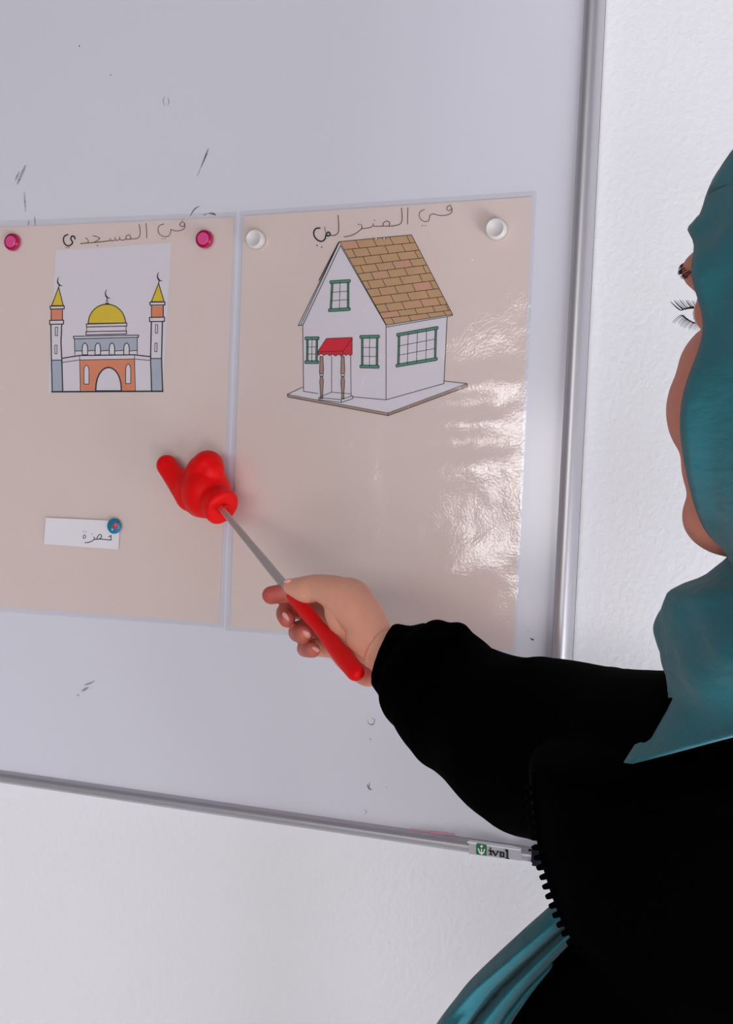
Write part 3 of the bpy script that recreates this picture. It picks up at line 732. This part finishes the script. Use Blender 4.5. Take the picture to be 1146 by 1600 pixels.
# eyebrows and lashes: tapered curved hairs
def hair(bm, pts, r0):
    p = catmull([tuple(q) for q in pts], 3); n_ = len(p)
    tube(bm, [(*q, r0 * (1 - i / n_ * .9)) for i, q in enumerate(p)], 4)
from mathutils.bvhtree import BVHTree
tb2 = bmesh.new(); tb2.from_mesh(body_me); HB = BVHTree.FromBMesh(tb2); tb2.free()
def on_skin(a, b, c):
    'nearest point of the face below local (a, b, c)'
    n_ = math.hypot(a, b); o_ = Hd(a / n_ * .16, b / n_ * .16, c)
    hit = HB.ray_cast(o_, (Hd(0, 0, c) - o_).normalized())
    return (hit[0], hit[1]) if hit[0] else (Hd(a, b, c), (HF * a + HL * b).normalized())
for s in (-1, 1):
    bm = bmesh.new()
    for k in range(170):
        t = k / 169; q, nn = on_skin(.085 - .045 * t * t, s * (.012 + .050 * t), .030 + .006 * math.sin(t * math.pi) - .020 * t * t + random.uniform(-.0025, .0025))
        tg = (HL * s - UP * (.1 + .5 * t) - HF * t).normalized() * .0065
        hair(bm, [q - nn * .0003, q + nn * .0006 + tg * .45, q + nn * .0004 + tg * .9], .00035)
    obj('eyebrow', bm, hairm, body)
    for low in (0, 1):
        bm = bmesh.new()
        for k in range(26):
            t = k / 25; b_ = s * (.021 + .0245 * t); a_ = .0830 - 14 * (abs(b_) - .032) ** 2; cz = .004 + (.0045 if not low else -.0045) * math.sin(.4 + t * 2.3)
            q = Hd(a_, b_, cz); Lh = (.0078 if not low else .0052) * random.uniform(.8, 1.1); dz = 1 if not low else -1; sd = s * (t - .35) * .9
            hair(bm, [q, q + (HF * .7 + HL * sd * .6 - UP * .15 * dz) * Lh * .5, q + (HF * .95 + HL * sd + UP * .55 * dz) * Lh], .00035)
        obj('eyelashes', bm, hairm, body)

# ---- headscarf
teal = mat('teal_fabric', lin((25, 100, 112)), .85, sheen=.12, noise=.14, nscale=14, bump=.0022, bscale=42, stretch=(1, 1, 2.2))
EXT = [(-.20, .052), (-.150, .060), (-.1226, .0648), (-.1183, .0660), (-.112, .0705), (-.103, .0745), (-.0905, .0800), (-.081, .0850), (-.066, .0883), (-.050, .0889), (-.035, .0870),
       (-.0195, .0846), (-.004, .0830), (.0115, .0840), (.027, .0842), (.042, .0785), (.052, .0822), (.058, .0832), (.067, .0790), (.076, .0690), (.092, .052), (.105, .036), (.1135, .022), (.1165, .008), (.119, .001), (.2, .001)]
def interp(tab, x):
    for (x0, y0), (x1, y1) in zip(tab, tab[1:]):
        if x <= x1:
            t = max(0, (x - x0) / (x1 - x0)); return y0 + (y1 - y0) * t
    return tab[-1][1]
def hood(th, c):
    q = [hood1(th, c + k * .0072) for k in (-2, -1, 0, 1, 2)]
    return sum(v[0] for v in q) / 5, sum(v[1] for v in q) / 5
def hood1(th, c):
    'local (a, b) of the scarf round the head at angle th, height c'
    e = (interp(EXT, c - .004) + interp(EXT, c) + interp(EXT, c + .004)) / 3
    so_ = (e - .0005) / .90; sc_ = (e + .0042) / 1.009; kk = max(0, min(1, (c - .010) / .030), min(1, (-.098 - c) / .03)); S_ = so_ + (sc_ - so_) * kk; x = math.cos(th); y = math.sin(th)
    lo = max(0.0, min(1.0, (-.055 - c) / .085)); lo = lo * lo * (3 - 2 * lo)
    F_ = S_ * 1.05; Bk = S_ * 1.32
    return ((F_ if x > 0 else Bk) * x - .010 - .012 * lo, S_ * y)
def half_open(c):
    c0, c1 = -.124, .054
    if c <= c0 or c >= c1: return 0.0
    u = (c - (c0 + c1) / 2) / ((c1 - c0) / 2)
    return math.radians(80) * (1 - abs(u) ** 3.2) ** .5
bm = bmesh.new(); rows = []
NT = 72
cs = [-.155 + .2715 * k / 74 for k in range(75)]
for c in cs:
    ho = half_open(c); row = []
    for i in range(NT + 1):
        th = ho + (2 * math.pi - 2 * ho) * i / NT
        a_, b_ = hood(th, c)
        e = .0016 * math.sin(th * 5 + c * 60 + math.sin(c * 33) * 2) + .0012 * math.sin(th * 11 - c * 90)
        # rolled edge round the face
        dd = min(i, NT - i)
        if ho > 0 and dd < 3: e += .0010 * (3 - dd)
        nn = Vector((a_, b_)).normalized() if (a_ or b_) else Vector((1, 0))
        row.append(bm.verts.new(Hd(a_ + nn.x * e, b_ + nn.y * e, c)))
    rows.append(row)
for r0, r1 in zip(rows, rows[1:]):
    for i in range(NT): bm.faces.new((r0[i], r0[i + 1], r1[i + 1], r1[i]))
bmesh.ops.remove_doubles(bm, verts=bm.verts[:], dist=.0002)
bmesh.ops.recalc_face_normals(bm, faces=bm.faces[:])
scarf = obj('headscarf', bm, teal, person)
so = scarf.modifiers.new('thick', 'SOLIDIFY'); so.thickness = .0022; so.offset = -1
# cape of the scarf over the shoulders
CX, CD = 1345, .64
Lt = [(868, 1143), (884, 1141), (900, 1106), (912, 1076), (926, 1054), (955, 1043), (990, 1040), (1030, 1042), (1060, 1047), (1092, 1053), (1112, 1041), (1130, 1028), (1150, 1014), (1170, 995), (1193, 973), (1230, 968)]
Lt = [(y + (0 if y < 900 else 15), x) for y, x in Lt]
Nr = [(868, .062), (884, .066), (900, .080), (926, .098), (990, .120), (1060, .135), (1130, .145), (1193, .150), (1230, .152)]
base = W(CX, 884, CD)
def z_of(y): return W(CX, y, CD).z
def cape_pt(phi, y):
    'phi 0 = picture left, growing towards the camera'
    c = W(CX, y, CD); c.z = z_of(y); x = interp(Lt, y); rl = (CX - x) / FPX * CD; rn = interp(Nr, y)
    cc_, ss_ = math.cos(phi), math.sin(phi)
    f_ = .0028 * math.sin(phi * 7 + y * .035) + .0016 * math.sin(phi * 15 - y * .05)
    f_ *= min(1, max(0, (y - 884) / 60)) * min(1, abs(ss_) * 2.2 + .15)
    px = -RH * cc_ * (rl if cc_ > 0 else rl * 1.05) - FH * ss_ * (rn if ss_ > 0 else rn * .85)
    return c + px + px.normalized() * f_
def hem(phi):
    p = (phi + math.pi) % (2 * math.pi) - math.pi
    if p >= 0: return interp([(0, 1193), (.35, 1186), (.7, 1171), (1.02, 1153), (1.5, 1135), (2.2, 1150), (3.2, 1180)], p)
    return interp([(0, 1211), (.06, 1180), (.25, 1120), (.5, 1080), (1.0, 1075), (1.6, 1120), (2.4, 1160), (3.2, 1180)], -p)
def proj(p):
    v = p - CAM; d = v.dot(FV); return 573 + v.dot(RV) / d * FPX, 800 + v.dot(DV) / d * FPX
def hem_fit(phi):
    'hem height: on the near side the hem runs as a straight line rising to the right'
    p = (phi + math.pi) % (2 * math.pi) - math.pi
    if p < 0 or p > 1.9: return hem(phi) if p < 0 else hem_fit(1.89) + (hem(phi) - hem_fit(1.89)) * (p - 1.9) / 1.24
    y = 1150
    for _ in range(14):
        u, v = proj(cape_pt(p, y)); y += (1193 - .262 * (u - 973) - v) * .6
        y = max(960, min(1228, y))
    return y
bm = bmesh.new(); NP, NR = 120, 46
grid_ = []; hem_l = [hem_fit(2 * math.pi * i / NP) for i in range(NP)]
for j in range(NR + 1):
    row = []
    for i in range(NP):
        phi = 2 * math.pi * i / NP
        y = 872 + (hem_l[i] - 872) * j / NR
        row.append(bm.verts.new(cape_pt(phi, y)))
    grid_.append(row)
for a, b in zip(grid_, grid_[1:]):
    for i in range(NP): bm.faces.new((a[i], a[(i + 1) % NP], b[(i + 1) % NP], b[i]))
bmesh.ops.recalc_face_normals(bm, faces=bm.faces[:])
cape = obj('scarf_cape', bm, teal, person)
so = cape.modifiers.new('thick', 'SOLIDIFY'); so.thickness = .0018; so.offset = -1
tag(cape, 'pointed lower edge of the scarf over the shoulders')

# ---- coat
coat_m = mat('black_quilted_cloth', (.0004, .0003, .0004, 1), 1, spec=.012, bump=.0006, bscale=90)
black2 = mat('black_dress_cloth', (.0005, .0005, .0005, 1), .95, spec=.02)
bm = bmesh.new()
# trunk of the coat: silhouette on the picture's left follows the open front
prof = [(1010, 1215, .66, .07), (1060, 1150, .66, .105), (1110, 1080, .67, .125), (1150, 1000, .68, .135), (1190, 900, .69, .14), (1210, 836, .70, .14), (1240, 829, .70, .145), (1300, 833, .70, .145),
        (1345, 842, .70, .145), (1400, 858, .70, .145), (1450, 876, .70, .145), (1485, 898, .70, .145), (1560, 925, .71, .145), (1700, 930, .72, .15), (1900, 920, .74, .16), (2100, 900, .76, .17)]
rings = []
for y, x, d, dn in catmull(prof, 3):
    c = W(1300, y, d); z = c.z; rl = (1300 - x) / FPX * d
    rings.append([Vector((c.x, c.y, z)) - RH * math.cos(q) * (rl if math.cos(q) > 0 else max(.08, rl)) - FH * math.sin(q) * dn for q in [2 * math.pi * k / 48 for k in range(48)]])
loft(bm, rings)
# left sleeve
def sl(nodes, n=5):
    p = catmull([(*W(x, y, d), r * d / FPX) for x, y, d, r in nodes], n); tube(bm, p, 28)
sl([(1150, 1200, .64, 150), (1040, 1190, .72, 142), (955, 1183, .79, 140), (870, 1172, .855, 143), (820, 1160, .885, 134), (765, 1130, .925, 113), (715, 1100, .955, 103), (690, 1072, .97, 97), (662, 1056, .983, 90), (640, 1042, .992, 74), (620, 1031, .997, 60), (606, 1023, 1.000, 53), (599, 1020, 1.001, 50)])
# folds of the cloth: puffs near the cuff and along the top
def puff(x, y, d, ux, uy, ra, rb, rc):
    L_ = math.hypot(ux, uy); ux /= L_; uy /= L_; k = d / FPX
    ell(bm, W(x, y, d), [(RV * ux + DV * uy) * ra * k, (RV * -uy + DV * ux) * rb * k, FV * rc], 3)
puff(645, 1018, .992, -35, 60, 50, 26, .028)
puff(690, 1030, .975, 10, 60, 64, 40, .034)
puff(708, 1020, .965, 60, 14, 34, 50, .032)
puff(850, 1062, .87, 60, 6, 62, 36, .03); puff(960, 1078, .80, 60, 8, 40, 36, .03)
puff(632, 1105, .983, 30, 50, 40, 22, .026); puff(680, 1160, .95, 60, 60, 50, 38, .03); puff(800, 1260, .87, 60, 30, 70, 40, .03)
# right sleeve
pr = catmull([(*(SR + UP * .0), .068), (*((SR + ER) / 2), .066), (*ER, .062), (*HR_, .046)], 4); tube(bm, pr, 24)
coat = link('coat', remesh(bm, .0028, 5), coat_m, person)
# ribbed cuff edge
bm = bmesh.new(); cup = W(602, 1022, 1.004)
# zipper along the open front
zp = [(824, 1204), (826, 1233), (828, 1262), (831, 1290), (834, 1308), (837, 1330), (842, 1350), (849, 1372), (856, 1395), (865, 1420), (873, 1440), (885, 1462), (898, 1483), (906, 1498)]
zc = catmull([(x + 5, y) for x, y in zp], 8)
# resample at equal steps
seg = [0]
for a, b in zip(zc, zc[1:]): seg.append(seg[-1] + math.hypot(b[0] - a[0], b[1] - a[1]))
def along(s):
    for i in range(len(zc) - 1):
        if s <= seg[i + 1]:
            t = (s - seg[i]) / max(1e-6, seg[i + 1] - seg[i]); a, b = zc[i], zc[i + 1]
            return (a[0] + (b[0] - a[0]) * t, a[1] + (b[1] - a[1]) * t), (b[0] - a[0], b[1] - a[1])
    return zc[-1], (zc[-1][0] - zc[-2][0], zc[-1][1] - zc[-2][1])
ZD = .69
bm.free(); bm = bmesh.new(); rings = []
for k in range(41):
    (x, y), (tx, ty) = along(seg[-1] * k / 40); L_ = math.hypot(tx, ty); nx, ny = ty / L_, -tx / L_
    a = W(x, y, ZD); b = W(x + nx * 22, y + ny * 22, ZD + .004); th = FV * .0012
    rings.append([a - th, b - th, b + th, a + th])
loft(bm, rings)
zip_t = obj('zipper', bm, mat('navy_zip_tape', (.0008, .0008, .002, 1), .9, spec=.03), coat, smooth=False)
zm = mat('blackened_zip_teeth', (.0003, .0004, .0012, 1), .8, spec=.015)
s = 27.0; tooth_me = None
while s < seg[-1] - 4:
    (x, y), (tx, ty) = along(s); L_ = math.hypot(tx, ty); t = (RV * tx + DV * ty) / L_; nv = (RV * -ty + DV * tx) / L_
    k = ZD / FPX; cpt = W(x, y, ZD) + nv * -1.0 * k
    if tooth_me is None:
        tb_ = bmesh.new(); hw, ln, dp = 4.2 * k, 11 * k, .0022
        pts = [(-.2, -1.0), (.0, -.9), (.75, -.65), (1, -.3), (1, .3), (.75, .65), (0, .9), (-.2, 1.0)]
        rr = [[Vector((u * ln, v * hw, w * dp)) for u, v in pts] for w in (-1, 1)]
        loft(tb_, rr); bmesh.ops.recalc_face_normals(tb_, faces=tb_.faces[:]); bmesh.ops.bevel(tb_, geom=tb_.edges[:], offset=.0003, segments=1, affect='EDGES')
        tooth_me = bpy.data.meshes.new('zipper_tooth'); tb_.to_mesh(tooth_me); tb_.free(); tooth_me.materials.append(zm)
    o = bpy.data.objects.new('zipper_tooth', tooth_me); C.objects.link(o); o.parent = coat
    out_ = nv if nv.dot(-RV) > 0 else -nv
    Mx = Matrix.Identity(4)
    zz = out_.cross(t)
    for i in range(3): Mx[i][0] = out_[i]; Mx[i][1] = t[i]; Mx[i][2] = zz[i]; Mx[i][3] = cpt[i]
    o['_m'] = 1; TOOTH = globals().setdefault('TOOTH', []); TOOTH.append((o, Mx)); s += 15.6
# ---- black dress and shoes
bm = bmesh.new(); rings = []
for y, x, d, dn, xr in catmull([(1440, 920, .72, .10, 1480), (1490, 892, .725, .12, 1500), (1540, 850, .73, .13, 1500), (1600, 806, .74, .14, 1510), (1700, 765, .75, .15, 1520), (1850, 750, .76, .155, 1520), (2100, 745, .77, .16, 1530), (2600, 730, .79, .17, 1540)], 3):
    c = W((x + xr) / 2, y, d); rl = (xr - x) / 2 / FPX * d
    rings.append([Vector((c.x, c.y, c.z)) - RH * math.cos(q) * rl - FH * math.sin(q) * dn for q in [2 * math.pi * k / 40 for k in range(40)]])
last = rings[-1]; cen = sum(last, Vector()) / len(last)
for z, f in ((.5, 1.05), (.08, 1.12)):
    rings.append([Vector((cen.x + (p.x - cen.x) * (f + .03 * math.sin(9 * k)), cen.y + (p.y - cen.y) * (f + .03 * math.sin(9 * k)), z)) for k, p in enumerate(last)])
loft(bm, rings); obj('dress', bm, black2, person)
for s in (-1, 1):
    bm = bmesh.new(); hp = Vector((DC.x, DC.y, 0)) + FH * s * .07
    chain(bm, [(Vector((hp.x + .05, hp.y, .045)), .044), (Vector((hp.x - .06, hp.y + .02, .042)), .044), (Vector((hp.x - .15, hp.y + .035, .036)), .036)], 4)
    for v in bm.verts: v.co.z = max(v.co.z, .001)
    obj('shoe', bm, mat('black_leather', (.01, .01, .01, 1), .4), person)
# ---- teal scarf end falling from the open coat
bm = bmesh.new(); rings = []
Lp = catmull([(900, 1380), (866, 1410), (812, 1458), (742, 1524), (712, 1560), (681, 1602), (650, 1660), (628, 1740), (622, 1850)], 6)
Rp = catmull([(960, 1430), (925, 1462), (893, 1492), (845, 1540), (823, 1566), (798, 1602), (775, 1660), (760, 1740), (755, 1850)], 6)
for k, (a, b) in enumerate(zip(Lp, Rp)):
    fr_, bk = [], []; N = 48
    for i in range(N + 1):
        u = i / N; x = a[0] + (b[0] - a[0]) * u; y = a[1] + (b[1] - a[1]) * u
        e1, e2 = .50 + .05 * math.sin(k * .12), .84
        if u < e1: w = u / e1; h = .026 * math.sin(math.pi * w) ** .7 + .004 * math.sin(w * 6 + k * .3) * math.sin(math.pi * w)
        elif u < e2: w = (u - e1) / (e2 - e1); h = .022 * math.sin(math.pi * w) ** .6 + .003
        else: w = (u - e2) / (1 - e2); h = .010 * math.sin(math.pi * w) ** .6 - .002
        fr_.append(W(x, y, .735 - h)); bk.append(W(x, y, .742))
    rings.append(fr_ + bk[::-1])
loft(bm, rings)
tag(obj('scarf_end', bm, teal, person), 'teal scarf end hanging in long folds below the open coat')
reparent(person); 
for o, Mx in globals().get('TOOTH', []):
    del o['_m']; o.matrix_basis = Mx;
